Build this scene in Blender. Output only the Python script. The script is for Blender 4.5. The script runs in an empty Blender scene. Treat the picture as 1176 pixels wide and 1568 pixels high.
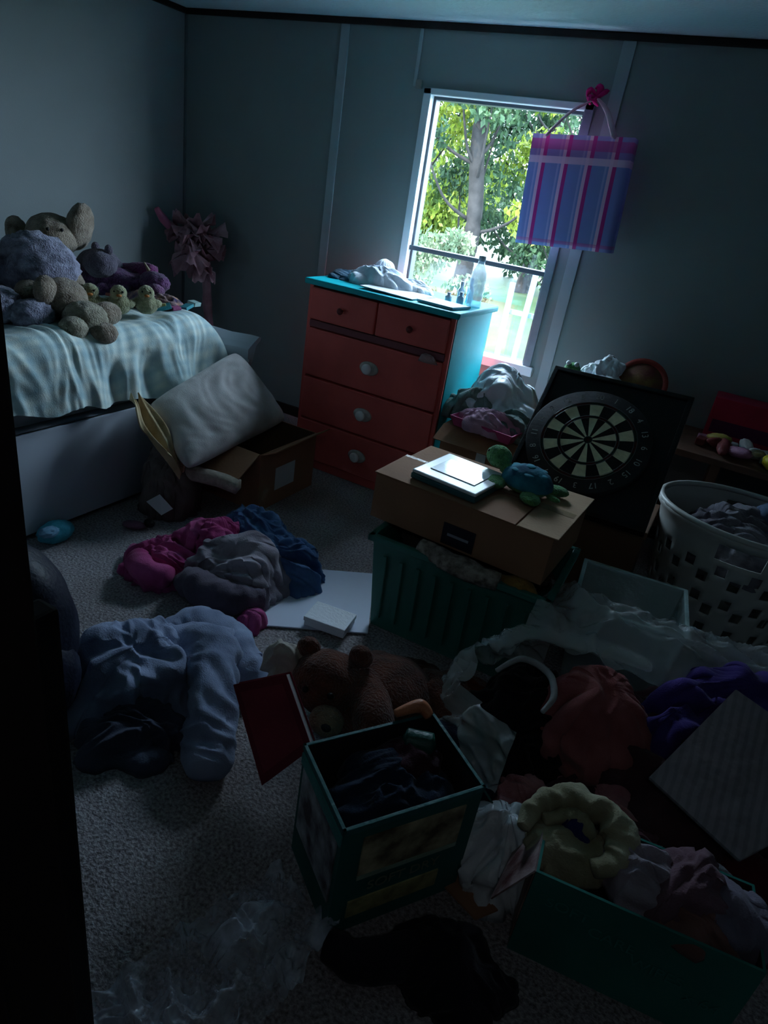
import bpy,bmesh,math,random
from mathutils import Vector,Matrix,Euler,noise
random.seed(7)
SC=bpy.context.scene
COL=SC.collection
try: SC.view_settings.view_transform='Standard'
except Exception: pass
pi=math.pi
def s(r,g,b):
    f=lambda c:(c/255/12.92) if c/255<=.04045 else ((c/255+.055)/1.055)**2.4
    return (f(r),f(g),f(b))
# ---------------------------------------------------------------- materials
def newmat(name):
    m=bpy.data.materials.new(name);m.use_nodes=True
    nt=m.node_tree;nt.nodes.clear()
    o=nt.nodes.new("ShaderNodeOutputMaterial");b=nt.nodes.new("ShaderNodeBsdfPrincipled")
    nt.links.new(b.outputs[0],o.inputs[0])
    return m,nt,b,o
def coords(nt):
    return nt.nodes.new("ShaderNodeTexCoord").outputs["Object"]
def addbump(nt,b,scale,strength,co,dist=.01,detail=4):
    n=nt.nodes.new("ShaderNodeTexNoise");n.inputs["Scale"].default_value=scale;n.inputs["Detail"].default_value=detail
    nt.links.new(co,n.inputs["Vector"])
    bp=nt.nodes.new("ShaderNodeBump");bp.inputs["Strength"].default_value=strength;bp.inputs["Distance"].default_value=dist
    nt.links.new(n.outputs[0],bp.inputs["Height"]);nt.links.new(bp.outputs[0],b.inputs["Normal"])
def M(name,col,rough=.85,var=.18,scale=6,bump=.4,bscale=90,metal=0,spec=.3,col2=None,sheen=0,dist=.006):
    m,nt,b,o=newmat(name);co=coords(nt)
    n=nt.nodes.new("ShaderNodeTexNoise");n.inputs["Scale"].default_value=scale;n.inputs["Detail"].default_value=5
    nt.links.new(co,n.inputs["Vector"])
    r=nt.nodes.new("ShaderNodeValToRGB")
    c1=tuple(max(0,c*(1-var)) for c in col);c2=col2 or tuple(min(1,c*(1+var)) for c in col)
    r.color_ramp.elements[0].position=.35;r.color_ramp.elements[1].position=.65
    r.color_ramp.elements[0].color=(*c1,1);r.color_ramp.elements[1].color=(*c2,1)
    nt.links.new(n.outputs[0],r.inputs[0]);nt.links.new(r.outputs[0],b.inputs["Base Color"])
    b.inputs["Roughness"].default_value=rough;b.inputs["Metallic"].default_value=metal
    b.inputs["Specular IOR Level"].default_value=spec
    if sheen: b.inputs["Sheen Weight"].default_value=sheen
    if bump: addbump(nt,b,bscale,bump,co,dist)
    return m
def math_(nt,op,a,b=None,c=None):
    n=nt.nodes.new("ShaderNodeMath");n.operation=op
    for i,v in enumerate((a,b,c)):
        if v is None: continue
        if isinstance(v,(int,float)): n.inputs[i].default_value=v
        else: nt.links.new(v,n.inputs[i])
    return n.outputs[0]
def ramp(nt,fac,stops,interp='CONSTANT'):
    r=nt.nodes.new("ShaderNodeValToRGB");cr=r.color_ramp;cr.interpolation=interp
    cr.elements[0].position=stops[0][0];cr.elements[0].color=(*stops[0][1],1)
    cr.elements[1].position=stops[1][0];cr.elements[1].color=(*stops[1][1],1)
    for p,c in stops[2:]:
        e=cr.elements.new(p);e.color=(*c,1)
    nt.links.new(fac,r.inputs[0]);return r.outputs[0]
def mix(nt,fac,a,b,mode='MIX'):
    n=nt.nodes.new("ShaderNodeMix");n.data_type='RGBA';n.blend_type=mode
    for idx,v in ((0,fac),(6,a),(7,b)):
        if isinstance(v,(int,float)): n.inputs[idx].default_value=v
        elif isinstance(v,tuple): n.inputs[idx].default_value=(*v,1)
        else: nt.links.new(v,n.inputs[idx])
    return n.outputs[2]
def sepxyz(nt,co):
    n=nt.nodes.new("ShaderNodeSeparateXYZ");nt.links.new(co,n.inputs[0]);return n.outputs
def plastic_clear(name,col=(.8,.9,.95),op=.25,rough=.15):
    m,nt,b,o=newmat(name);co=coords(nt)
    b.inputs["Base Color"].default_value=(*col,1);b.inputs["Roughness"].default_value=rough
    b.inputs["Specular IOR Level"].default_value=.9
    addbump(nt,b,25,.6,co,.02)
    t=nt.nodes.new("ShaderNodeBsdfTransparent");mx=nt.nodes.new("ShaderNodeMixShader");mx.inputs[0].default_value=op
    nt.links.new(t.outputs[0],mx.inputs[1]);nt.links.new(b.outputs[0],mx.inputs[2]);nt.links.new(mx.outputs[0],o.inputs[0])
    return m
# ---------------------------------------------------------------- mesh helpers
def group(name):
    e=bpy.data.objects.new(name,None);COL.objects.link(e);e.empty_display_size=.1;return e
def finish(bm,name,mats,parent=None,smooth=False,mw=None):
    me=bpy.data.meshes.new(name);bmesh.ops.recalc_face_normals(bm,faces=bm.faces[:]);bm.to_mesh(me);bm.free()
    for m in (mats if isinstance(mats,(list,tuple)) else [mats]): me.materials.append(m)
    if smooth:
        for p in me.polygons:p.use_smooth=True
    o=bpy.data.objects.new(name,me);COL.objects.link(o)
    if mw is not None:o.matrix_world=mw
    if parent:o.parent=parent
    return o
def TR(loc=(0,0,0),rot=(0,0,0)):
    return Matrix.Translation(loc)@Euler(rot).to_matrix().to_4x4()
def box(name,mn,mx,mat,parent=None,bev=.004,mw=None):
    bm=bmesh.new();bmesh.ops.create_cube(bm,size=1)
    for v in bm.verts:
        v.co=Vector([mn[i]+(v.co[i]+.5)*(mx[i]-mn[i]) for i in range(3)])
    if bev: bmesh.ops.bevel(bm,geom=bm.edges[:],offset=bev,segments=2,affect='EDGES',profile=.6)
    return finish(bm,name,mat,parent,False,mw)
def slab(name,c,th,mat,parent=None,bev=.002):
    c=[Vector(p) for p in c];n=(c[1]-c[0]).cross(c[3]-c[0]).normalized()*th
    bm=bmesh.new();lo=[bm.verts.new(p) for p in c];hi=[bm.verts.new(p+n) for p in c]
    bm.faces.new(lo);bm.faces.new(hi[::-1])
    for i in range(4):bm.faces.new([lo[i],lo[(i+1)%4],hi[(i+1)%4],hi[i]])
    if bev: bmesh.ops.bevel(bm,geom=bm.edges[:],offset=bev,segments=2,affect='EDGES')
    return finish(bm,name,mat,parent)
def lathe(name,prof,mat,seg=32,parent=None,mw=None,sx=1,sy=1):
    bm=bmesh.new();R=[]
    for r,z in prof:
        R.append([bm.verts.new((r*math.cos(2*pi*i/seg)*sx,r*math.sin(2*pi*i/seg)*sy,z)) for i in range(seg)])
    for a,b in zip(R,R[1:]):
        for i in range(seg):bm.faces.new([a[i],a[(i+1)%seg],b[(i+1)%seg],b[i]])
    if prof[0][0]>.0005:bm.faces.new(R[0][::-1])
    if prof[-1][0]>.0005:bm.faces.new(R[-1])
    bmesh.ops.remove_doubles(bm,verts=bm.verts[:],dist=.00005)
    return finish(bm,name,mat,parent,True,mw)
def ridge(p,f,sd):
    q=Vector((p[0]*f+sd*3.7,p[1]*f-sd*1.3,p[2]*f+sd))
    q=q+noise.noise_vector(q*.45)*1.3
    sa=lambda t:math.sqrt(t*t+.006)
    return (1-sa(noise.noise(q))*2.2)*.65+(1-sa(noise.noise(q*2.3))*2.2)*.25
def blob(name,loc,sc,mat,parent=None,rot=(0,0,0),amp=.05,freq=3,sub=4,sd=0,ridged=False):
    bm=bmesh.new();bmesh.ops.create_icosphere(bm,subdivisions=sub,radius=1)
    sc=(sc,sc,sc) if isinstance(sc,(int,float)) else sc
    R=Euler(rot).to_matrix()
    for v in bm.verts:
        n=ridge(v.co,freq*.6,sd)*.8 if ridged else noise.fractal(v.co*freq+Vector((sd*5,sd,0)),1,2,3)
        c=v.co*(1+amp*n)
        v.co=R@Vector((c.x*sc[0],c.y*sc[1],c.z*sc[2]))+Vector(loc)
    return finish(bm,name,mat,parent,True)
def heap(name,cx,cy,rx,ry,h,mat,z0=0,sd=0,rot=0,fold=.4,freq=9,parent=None,n=52,m=150,power=.6,edge=.25,aniso=1.8,drop=0):
    bm=bmesh.new();rings=[];cr,sr=math.cos(rot),math.sin(rot)
    am=fold*min(.055,.3*h+.2*min(rx,ry))
    for i in range(n+1):
        r=(i/n)**.85;row=[]
        for j in range(m if i else 1):
            t=2*pi*j/m
            e=1+edge*noise.noise(Vector((math.cos(t)*1.6+sd,math.sin(t)*1.6,sd*2.1)))+edge*.35*noise.noise(Vector((math.cos(t)*5+sd,math.sin(t)*5,sd)))
            x=r*rx*e*math.cos(t);y=r*ry*e*math.sin(t)
            l=1+.45*noise.noise(Vector((x*6+sd,y*6,sd)))
            z=h*l*max(0,1-r**2.4)**power-drop*r**5
            row.append(bm.verts.new((x,y,z)))
        rings.append(row)
    for j in range(m):bm.faces.new([rings[0][0],rings[1][j],rings[1][(j+1)%m]])
    for a,b in zip(rings[1:],rings[2:]):
        for j in range(m):bm.faces.new([a[j],b[j],b[(j+1)%m],a[(j+1)%m]])
    bm.normal_update()
    nn=[(v,v.co.copy(),v.normal.copy() if v.normal.z>=0 else -v.normal) for v in bm.verts]
    for v,c,nr in nn:
        k=ridge((c.x,c.y*aniso,c.z*.7),freq,sd)
        d=nr*am*k
        x=c.x+d.x;y=c.y+d.y
        v.co=(cx+x*cr-y*sr,cy+x*sr+y*cr,z0+max(-drop,c.z+d.z))
    for v in rings[-1]:v.co.z=z0-drop
    bm.faces.new(rings[-1])
    return finish(bm,name,mat,parent,True)
def tube(name,pts,rad,mat,parent=None,seg=18,amp=.0,freq=20,steps=10,flat=1,sd=0,caps=True):
    P=[Vector(p) for p in pts];Q=[];Rr=[]
    for i in range(len(P)-1):
        p0=P[max(0,i-1)];p1=P[i];p2=P[i+1];p3=P[min(len(P)-1,i+2)]
        for k in range(steps):
            t=k/steps
            Q.append(.5*((2*p1)+(-p0+p2)*t+(2*p0-5*p1+4*p2-p3)*t*t+(-p0+3*p1-3*p2+p3)*t**3))
            Rr.append(rad[i]*(1-t)+rad[i+1]*t)
    Q.append(P[-1]);Rr.append(rad[-1])
    bm=bmesh.new();rows=[];up=Vector((0,0,1))
    for i,q in enumerate(Q):
        T=(Q[min(i+1,len(Q)-1)]-Q[max(0,i-1)]).normalized()
        S=T.cross(up)
        if S.length<.05:S=T.cross(Vector((0,1,0)))
        S.normalize();U=S.cross(T).normalized()
        row=[]
        for j in range(seg):
            a=2*pi*j/seg;d=S*math.cos(a)+U*math.sin(a)*flat
            c=q+d*Rr[i]
            if amp: c=c+d*Rr[i]*amp*ridge(c,freq,sd)
            row.append(bm.verts.new(c))
        rows.append(row)
    for a,b in zip(rows,rows[1:]):
        for j in range(seg):bm.faces.new([a[j],a[(j+1)%seg],b[(j+1)%seg],b[j]])
    if caps:
        for row,q,sg in((rows[0],Q[0],-1),(rows[-1],Q[-1],1)):
            T=((Q[1]-Q[0]) if sg<0 else (Q[-1]-Q[-2])).normalized()*sg
            c=bm.verts.new(q+T*(Rr[0] if sg<0 else Rr[-1])*.4)
            for j in range(seg):bm.faces.new([row[j],row[(j+1)%seg],c])
    return finish(bm,name,mat,parent,True)
def sheet(name,fn,mat,parent=None,nu=50,nv=50,th=0):
    bm=bmesh.new();rows=[[bm.verts.new(fn(i/nu,j/nv)) for i in range(nu+1)] for j in range(nv+1)]
    for a,b in zip(rows,rows[1:]):
        for i in range(nu):bm.faces.new([a[i],a[i+1],b[i+1],b[i]])
    o=finish(bm,name,mat,parent,True)
    if th:
        md=o.modifiers.new("thick",'SOLIDIFY');md.thickness=th
    return o
def openbox(name,w,d,h,mw,mat,inner,parent,th=.006,taper=0,floor=True):
    bm=bmesh.new()
    def ring(hw,hd,z):return [bm.verts.new(c) for c in((-hw,-hd,z),(hw,-hd,z),(hw,hd,z),(-hw,hd,z))]
    a=ring(w/2-taper,d/2-taper,0);b=ring(w/2,d/2,h);c=ring(w/2-th,d/2-th,h);e=ring(w/2-th-taper,d/2-th-taper,th)
    bm.faces.new(a)
    for r1,r2,mi in((a,b,0),(b,c,0),(c,e,1)):
        for i in range(4):
            f=bm.faces.new([r1[i],r1[(i+1)%4],r2[(i+1)%4],r2[i]]);f.material_index=mi
    f=bm.faces.new(e);f.material_index=1
    return finish(bm,name,[mat,inner],parent,False,mw)
def text(name,body,size,mat,parent,mw,ext=.0005):
    c=bpy.data.curves.new(name,'FONT');c.body=body;c.size=size;c.align_x='CENTER';c.align_y='CENTER';c.extrude=ext
    c.materials.append(mat);o=bpy.data.objects.new(name,c);COL.objects.link(o);o.matrix_world=mw;o.parent=parent;return o
# ---------------------------------------------------------------- palette
wallm=M("wall_paint",s(138,146,146),.8,.06,1.2,.15,160,spec=.2)
ceilm=M("ceiling_paint",s(190,206,212),.9,.04,2,.5,70)
darktrim=M("dark_trim_wood",s(38,28,26),.6,.2,20,.2,60)
batm=M("batten_paint",s(160,170,174),.6,.06,3,.1,60)
doorwood=M("dark_door_wood",s(40,27,24),.6,.3,3,.2,30)
white=M("white_paint",s(215,220,222),.5,.04,4,.1,60)
vinyl=M("window_vinyl",s(225,232,238),.4,.03,4,.05,60)
darkal=M("dark_aluminium",s(70,80,88),.4,.1,6,.05,60)
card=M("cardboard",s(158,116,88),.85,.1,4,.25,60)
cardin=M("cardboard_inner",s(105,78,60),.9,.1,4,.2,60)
coral=M("coral_paint",s(230,104,96),.6,.08,5,.15,50)
coralD=M("coral_paint_rail",s(140,82,88),.7,.1,5,.15,50)
turq=M("turquoise_paint",s(0,180,190),.5,.06,5,.1,50)
black=M("black_plastic",s(14,14,16),.5,.2,8,.1,60)
def cloth(name,c,c2=None,b=.5,var=.2,scale=7):return M(name,c,.95,var,scale,b,220,spec=.1,col2=c2,sheen=.1,dist=.004)
def fur(name,c,c2=None):return M(name,c,.95,.3,25,1,150,spec=.1,col2=c2,sheen=.3,dist=.012)
def carpet():
    m,nt,b,o=newmat("carpet");co=coords(nt)
    n=nt.nodes.new("ShaderNodeTexNoise");n.inputs["Scale"].default_value=110;n.inputs["Detail"].default_value=3
    n2=nt.nodes.new("ShaderNodeTexNoise");n2.inputs["Scale"].default_value=2.2;n2.inputs["Detail"].default_value=5
    nt.links.new(co,n.inputs["Vector"]);nt.links.new(co,n2.inputs["Vector"])
    a=ramp(nt,n.outputs[0],[(.3,s(120,114,116)),(.7,s(196,190,192))],'LINEAR')
    c=ramp(nt,n2.outputs[0],[(.35,(.70,.66,.63)),(.6,(1,1,1))],'LINEAR')
    nt.links.new(mix(nt,1.0,a,c,'MULTIPLY'),b.inputs["Base Color"])
    b.inputs["Roughness"].default_value=1;b.inputs["Specular IOR Level"].default_value=.05
    bp=nt.nodes.new("ShaderNodeBump");bp.inputs["Strength"].default_value=.8;bp.inputs["Distance"].default_value=.01
    nt.links.new(n.outputs[0],bp.inputs["Height"]);nt.links.new(bp.outputs[0],b.inputs["Normal"])
    return m
carpetm=carpet()
# ---------------------------------------------------------------- room shell
XL,XR,D,H=-3.5,1.7,3.6,2.26
box("floor",(XL-.1,-1.4,-.1),(XR+.1,D+.1,0),carpetm,bev=0)
box("ceiling",(XL-.1,-1.4,H),(XR+.1,D+.1,H+.1),ceilm,bev=0)
box("wall_left",(XL-.1,-1.4,0),(XL,D+.1,H),wallm,bev=0)
box("wall_right",(XR,-1.4,0),(XR+.1,D+.1,H),wallm,bev=0)
WX0,WX1,WZ0,WZ1=-1.84,-.94,.70,1.98
g=group("wall_back")
box("left_part",(XL,D,0),(WX0,D+.1,H),wallm,g,0);box("right_part",(WX1,D,0),(XR,D+.1,H),wallm,g,0)
box("below_window",(WX0,D,0),(WX1,D+.1,WZ0),wallm,g,0);box("above_window",(WX0,D,WZ1),(WX1,D+.1,H),wallm,g,0)
g=group("wall_front")
box("left_part",(XL,.14,0),(-.479,.29,H),wallm,g,0);box("right_part",(.5,.14,0),(XR,.29,H),wallm,g,0);box("above_door",(-.479,.14,2.05),(.5,.29,H),wallm,g,0)
box("wall_hall",(XL-.1,-1.5,0),(XR+.1,-1.4,H),wallm,bev=0)
g=group("door_1")
box("jamb_left",(-.479,.13,0),(-.455,.295,2.05),doorwood,g);box("jamb_right",(.475,.13,0),(.5,.295,2.05),doorwood,g);box("jamb_head",(-.479,.13,2.03),(.5,.295,2.06),doorwood,g)
box("stop_left",(-.455,.17,0),(-.445,.21,2.03),doorwood,g)
box("trim_back",(XL,D-.018,H-.03),(XR,D,H),darktrim)
box("trim_left",(XL,.3,H-.03),(XL+.018,D,H),darktrim)
box("trim_corner",(XL,D-.014,0),(XL+.014,D,H-.03),M("corner_trim",s(95,104,106),.7),bev=.002)
for i,(x,w,a,b) in enumerate(((-2.36,.055,0,H-.03),(-1.90,.02,WZ1,H-.03),(-.855,.06,0,H-.03),(.45,.05,0,H-.03))):
    box("trim_%d"%(i+1),(x-w/2,D-.009,a),(x+w/2,D,b),batm,bev=.003)
box("baseboard_back",(XL,D-.012,0),(XR,D,.07),darktrim)
box("baseboard_left",(XL,.3,0),(XL+.012,D,.07),darktrim)
g=group("dark_bookcase")
box("side",(-.60,.31,0),(-.565,.395,1.02),doorwood,g,.006);box("far_side",(-1.15,.31,0),(-1.115,.395,1.02),doorwood,g,.006)
for i,z in enumerate((.05,.35,.66,.97)):box("shelf_%d"%i,(-1.13,.31,z),(-.58,.39,z+.03),doorwood,g,.003)
box("back",(-1.13,.30,.02),(-.58,.312,1.0),doorwood,g,0)
blob("teddy_on_top",(-.66,.35,1.06),(.075,.04,.05),fur("dusky_brown_plush",s(90,66,54)),g,amp=.08)
# ---------------------------------------------------------------- window
g=group("window_1")
y0,y1=D+.01,D+.085
box("frame_left",(WX0,D-.012,WZ0),(WX0+.045,y1,WZ1),vinyl,g);box("frame_right",(WX1-.045,D-.012,WZ0),(WX1,y1,WZ1),M("frame_grey",s(130,145,155),.5),g)
box("frame_top",(WX0,D-.012,WZ1-.03),(WX1,y1,WZ1),vinyl,g);box("sill",(WX0-.02,D-.03,WZ0-.02),(WX1+.02,y1,WZ0+.03),vinyl,g)
box("meeting_rail",(WX0+.04,y0,1.195),(WX1-.04,y1-.02,1.22),darkal,g)
box("sash_left",(WX0+.045,y0+.02,WZ0),(WX0+.06,y1,WZ1),darkal,g);box("sash_right",(WX1-.06,y0+.02,WZ0),(WX1-.045,y1,WZ1),darkal,g)
box("sash_top",(WX0+.05,y0+.02,WZ1-.045),(WX1-.05,y1,WZ1-.028),darkal,g)
m,nt,b,o=newmat("window_glass");t=nt.nodes.new("ShaderNodeBsdfTransparent");gl=nt.nodes.new("ShaderNodeBsdfGlossy");gl.inputs["Roughness"].default_value=.02
mx=nt.nodes.new("ShaderNodeMixShader");mx.inputs[0].default_value=.04;nt.links.new(t.outputs[0],mx.inputs[1]);nt.links.new(gl.outputs[0],mx.inputs[2]);nt.links.new(mx.outputs[0],o.inputs[0])
box("glass",(WX0+.05,D+.055,WZ0+.02),(WX1-.05,D+.058,WZ1-.04),m,g,0)
box("curtain_bracket",(WX0-.05,D-.02,WZ1-.01),(WX0-.015,D,WZ1+.03),M("bracket",s(150,145,140),.5),g,.006)
# ---------------------------------------------------------------- outdoors
def leafmat(name,stops,tr=.35,k=.5,sc=1.6):
    m,nt,b,o=newmat(name);co=coords(nt)
    n=nt.nodes.new("ShaderNodeTexNoise");n.inputs["Scale"].default_value=sc;n.inputs["Detail"].default_value=9;n.inputs["Roughness"].default_value=.8
    nt.links.new(co,n.inputs["Vector"]);c=ramp(nt,n.outputs[0],[(p,tuple(x*k for x in cc)) for p,cc in stops],'LINEAR')
    nt.links.new(c,b.inputs["Base Color"]);b.inputs["Roughness"].default_value=.6;b.inputs["Specular IOR Level"].default_value=.2
    t=nt.nodes.new("ShaderNodeBsdfTranslucent");nt.links.new(c,t.inputs[0])
    mx=nt.nodes.new("ShaderNodeMixShader");mx.inputs[0].default_value=tr
    nt.links.new(b.outputs[0],mx.inputs[1]);nt.links.new(t.outputs[0],mx.inputs[2]);nt.links.new(mx.outputs[0],o.inputs[0]);return m
leaf1=leafmat("leaves_yellow_green",[(.32,(.03,.07,.015)),(.42,(.09,.17,.03)),(.52,(.34,.44,.04)),(.64,(.62,.66,.2))])
leaf2=leafmat("leaves_green",[(.32,(.01,.03,.02)),(.46,(.03,.075,.035)),(.6,(.09,.17,.07)),(.75,(.3,.42,.26))])
leaf3=leafmat("leaves_cream",[(.35,(.04,.08,.04)),(.48,(.15,.22,.12)),(.58,(.4,.44,.26)),(.7,(.7,.7,.52))])
bark=M("bark",s(30,28,27),.9,.4,6,1,20)
def leaves(name,clusters,count,size,mat,parent=None):
    vs=[];fs=[]
    for (c,r) in clusters:
        for k in range(count):
            d=Vector((random.gauss(0,1),random.gauss(0,1),random.gauss(0,1)));d.normalize();d*=r*random.random()**.45
            p=Vector(c)+Vector((d.x,d.y,d.z*.75));R=Euler((random.random()*6,random.random()*6,random.random()*6)).to_matrix()
            z=size*random.uniform(.6,1.3);i=len(vs)
            for q in((-.5,0,0),(0,-.28,.05),(.5,0,0),(0,.28,.05)):vs.append(p+R@(Vector(q)*z))
            fs.append((i,i+1,i+2,i+3))
    me=bpy.data.meshes.new(name);me.from_pydata([tuple(v) for v in vs],[],fs);me.materials.append(mat)
    o=bpy.data.objects.new(name,me);COL.objects.link(o)
    if parent:o.parent=parent
    return o
def tree(name,x,y,h,mat,ncl=16,cr=1.0,count=420,size=.16,spread=2.2,low=.3,r=.16):
    g=group(name);z0=-.6
    tube("trunk",[(x,y,z0),(x+.1,y,z0+h*.3),(x-.12,y,z0+h*.6),(x+.1,y,z0+h)],[r*1.3,r,r*.8,r*.3],bark,g,10,.1,4)
    cl=[]
    for i in range(ncl):
        a=i*2.4+x;rr=spread*random.uniform(.35,1);zz=z0+h*random.uniform(low,1.05)
        p=(x+math.cos(a)*rr,y+math.sin(a)*rr*.7,zz);cl.append((p,cr*random.uniform(.7,1.2)))
        zb=zz-h*.15
        tube("branch_%d"%i,[(x,y,max(z0+.4,zb-.3)),((x+p[0])/2,(y+p[1])/2,zb),p],[r*.3,r*.18,r*.06],bark,g,6,0,4,5)
    leaves("leaves",cl,count,size,mat,g)
tree("maple_tree",-6.4,12.0,5.2,leaf1,24,.7,520,.12,1.7,.25,.10)
tree("oak_tree",-4.55,11.2,5.6,leaf2,15,.6,330,.12,1.5,.42,.13)
tree("maple_tree.001",-2.7,12.3,5.2,leaf1,22,.7,520,.12,1.6,.22,.09)
tree("oak_tree.001",-9.0,17.5,5.5,leaf2,18,1.0,480,.17,1.9,.15)
tree("oak_tree.002",-.2,17.5,5.5,leaf2,14,1.0,420,.17,1.8,.15)
tree("oak_tree.003",-5.6,18.5,4.6,leaf2,18,.85,460,.15,1.8,.2)
leaves("hedge_foliage",[((-14+i*.9,22+math.sin(i)*.6,.1+.55*(i%4)),1.1) for i in range(18)]+[((-14+i*.9,22+math.sin(i*2)*.6,.6+.7*((i+2)%3)),1.1) for i in range(18)],380,.24,leaf2)
leaves("viburnum_bush",[((-4.3,9.3,.75),.42),((-3.85,9.2,.9),.30),((-4.5,9.1,.2),.5),((-3.6,9.3,.25),.4),((-4.9,9.4,.6),.45),((-3.9,9.2,-.2),.5)],560,.09,leaf3)
grassm=leafmat("grass",[(.3,(.10,.2,.05)),(.5,(.18,.3,.09)),(.68,(.32,.42,.17)),(.8,(.45,.5,.28))],.0,.15)
bm=bmesh.new();bmesh.ops.create_grid(bm,x_segments=60,y_segments=60,size=20)
for v in bm.verts:
    v.co.z=.12*noise.noise(v.co*.4);v.co+=Vector((-4,24,-.62))
finish(bm,"ground_lawn",grassm,None,True)
leaves("flower_bed",[((-3.0,7.2,-.45),.25),((-2.6,7.3,-.5),.22),((-3.4,7.4,-.45),.25),((-3.0,7.2,-.1),.18),((-3.35,7.3,.1),.2)],160,.06,leafmat("flower_petals",[(.3,(.4,.1,.1)),(.42,(.1,.2,.05)),(.6,(.2,.35,.08)),(.75,(.7,.5,.3))]))
g=group("picket_fence");fw=M("fence_grey_blue",s(92,112,138),.6)
for i in range(20):
    x=-2.25+i*.17;hh=.80+.14*math.sin(i*2.1);slab("picket_%d"%i,[(x,7,-.6),(x+.06,7,-.6),(x+.06+.05*math.sin(i*1.7),7,hh),(x+.05*math.sin(i*1.7),7,hh)],.02,fw,g,.003)
box("rail_1",(-2.25,7.03,.48),(1,7.05,.53),fw,g);box("rail_2",(-2.25,7.03,-.1),(1,7.05,-.05),fw,g)
# ---------------------------------------------------------------- dresser
g=group("dresser")
X0,X1,Y0,Y1,Z=-2.0,-1.17,2.955,3.45,1.025
box("side_left",(X0,Y0+.01,0),(X0+.02,Y1,Z-.03),coral,g);box("side_right",(X1-.02,Y0+.01,0),(X1,Y1,Z-.03),turq,g)
box("back",(X0,Y1-.01,.03),(X1,Y1,Z-.03),coral,g);box("top",(X0-.02,Y0-.025,Z-.03),(X1+.025,Y1+.01,Z),turq,g,.008)
box("carcass",(X0+.015,Y0+.03,.02),(X1-.015,Y1-.02,Z-.03),coralD,g,0)
box("base_rail",(X0,Y0+.005,0),(X1,Y0+.03,.05),coral,g)
box("stile_left",(X0,Y0,0),(X0+.025,Y0+.03,Z-.03),coral,g);box("stile_right",(X1-.025,Y0,0),(X1,Y0+.03,Z-.03),coral,g)
xm=(X0+X1)/2
def drawer(n,x0,x1,z0,z1):box(n,(x0,Y0-.014,z0),(x1,Y0+.03,z1),coral,g,.007)
drawer("drawer_1",X0+.02,xm-.004,.825,.985);drawer("drawer_2",xm+.004,X1-.02,.825,.985)
box("rail_mid",(X0+.02,Y0-.004,.785),(X1-.02,Y0+.03,.82),coralD,g)
drawer("drawer_3",X0+.02,X1-.02,.53,.78);drawer("drawer_4",X0+.02,X1-.02,.29,.52);drawer("drawer_5",X0+.02,X1-.02,.055,.28)
knobm=M("porcelain_knob",s(250,250,250),.3,.02,5,0,10,spec=.6);brass=M("knob_backplate",s(205,195,188),.4,.2,20,.3,80)
for i,z in enumerate((.655,.405,.168)):
    q=TR((xm,Y0-.014,z),(pi/2,0,0))
    lathe("backplate_%d"%i,[(.0,0),(.045,0),(.04,.006),(0,.008)],brass,24,g,q,1.25,.8)
    lathe("knob_%d"%i,[(.01,.004),(.01,.015),(.026,.022),(.028,.03),(.02,.038),(0,.04)],knobm,24,g,q)
kd=M("dark_knob",s(120,50,50),.4)
for i,x in enumerate((xm-.2,xm+.2)):
    lathe("small_knob_%d"%i,[(.008,0),(.008,.012),(.017,.02),(.012,.028),(0,.03)],kd,20,g,TR((x,Y0-.014,.9),(pi/2,0,0)))
heap("peeking_lace",-1.27,Y0-.012,.05,.015,.035,cloth("lace_pink",s(190,150,150)),.765,33,0,.6,30,g,n=16,m=40)
zt=Z
g=group("folded_clothes");wc=cloth("white_cotton",s(228,234,244))
heap("shirt",-1.73,3.18,.17,.10,.08,cloth("pale_blue_cloth",s(195,215,235),s(235,242,250)),zt,3,0,.7,9,g)
heap("cloth_left",-1.92,3.2,.09,.12,.03,cloth("dark_blue_cloth",s(50,85,105)),zt,5,0,.6,12,g)
heap("cloth_white",-1.56,3.26,.11,.08,.05,wc,zt,8,0,.6,10,g);heap("cloth_white_2",-1.76,3.28,.08,.06,.11,wc,zt,18,0,.6,10,g)
slab("paper_sheet",[(-1.72,2.97,zt+.012),(-1.42,2.97,zt+.004),(-1.40,3.2,zt+.004),(-1.70,3.2,zt+.012)],.004,white)
slab("notebook",[(-1.40,2.98,zt+.002),(-1.2,2.96,zt+.002),(-1.17,3.12,zt+.002),(-1.37,3.14,zt+.002)],.012,M("notebook_cover",s(160,185,200),.5))
clearp=plastic_clear("clear_bottle_plastic",(.8,.9,1),.5,.08)
g=group("water_bottle")
lathe("body",[(0,0),(.036,0),(.039,.01),(.036,.03),(.039,.05),(.035,.07),(.039,.09),(.039,.14),(.035,.165),(.018,.205),(.015,.22),(.0,.22)],clearp,28,g,TR((-1.2,3.22,zt)))
lathe("cap",[(0,.218),(.018,.218),(.018,.24),(.0,.242)],M("bottle_cap",s(220,230,240),.4),20,g,TR((-1.2,3.22,zt)))
g=group("nail_polish_bottles")
for i,(x,y,hh,c) in enumerate(((-1.30,3.28,.10,s(190,205,215)),(-1.265,3.2,.06,s(160,180,200)),(-1.33,3.2,.045,s(200,200,210)),(-1.27,3.33,.12,s(170,200,220)))):
    mm=M("polish_%d"%i,c,.3);lathe("bottle_%d"%i,[(0,0),(.017,0),(.018,hh*.6),(.008,hh*.7),(.010,hh),(0,hh)],mm,16,g,TR((x,y,zt)))
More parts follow.
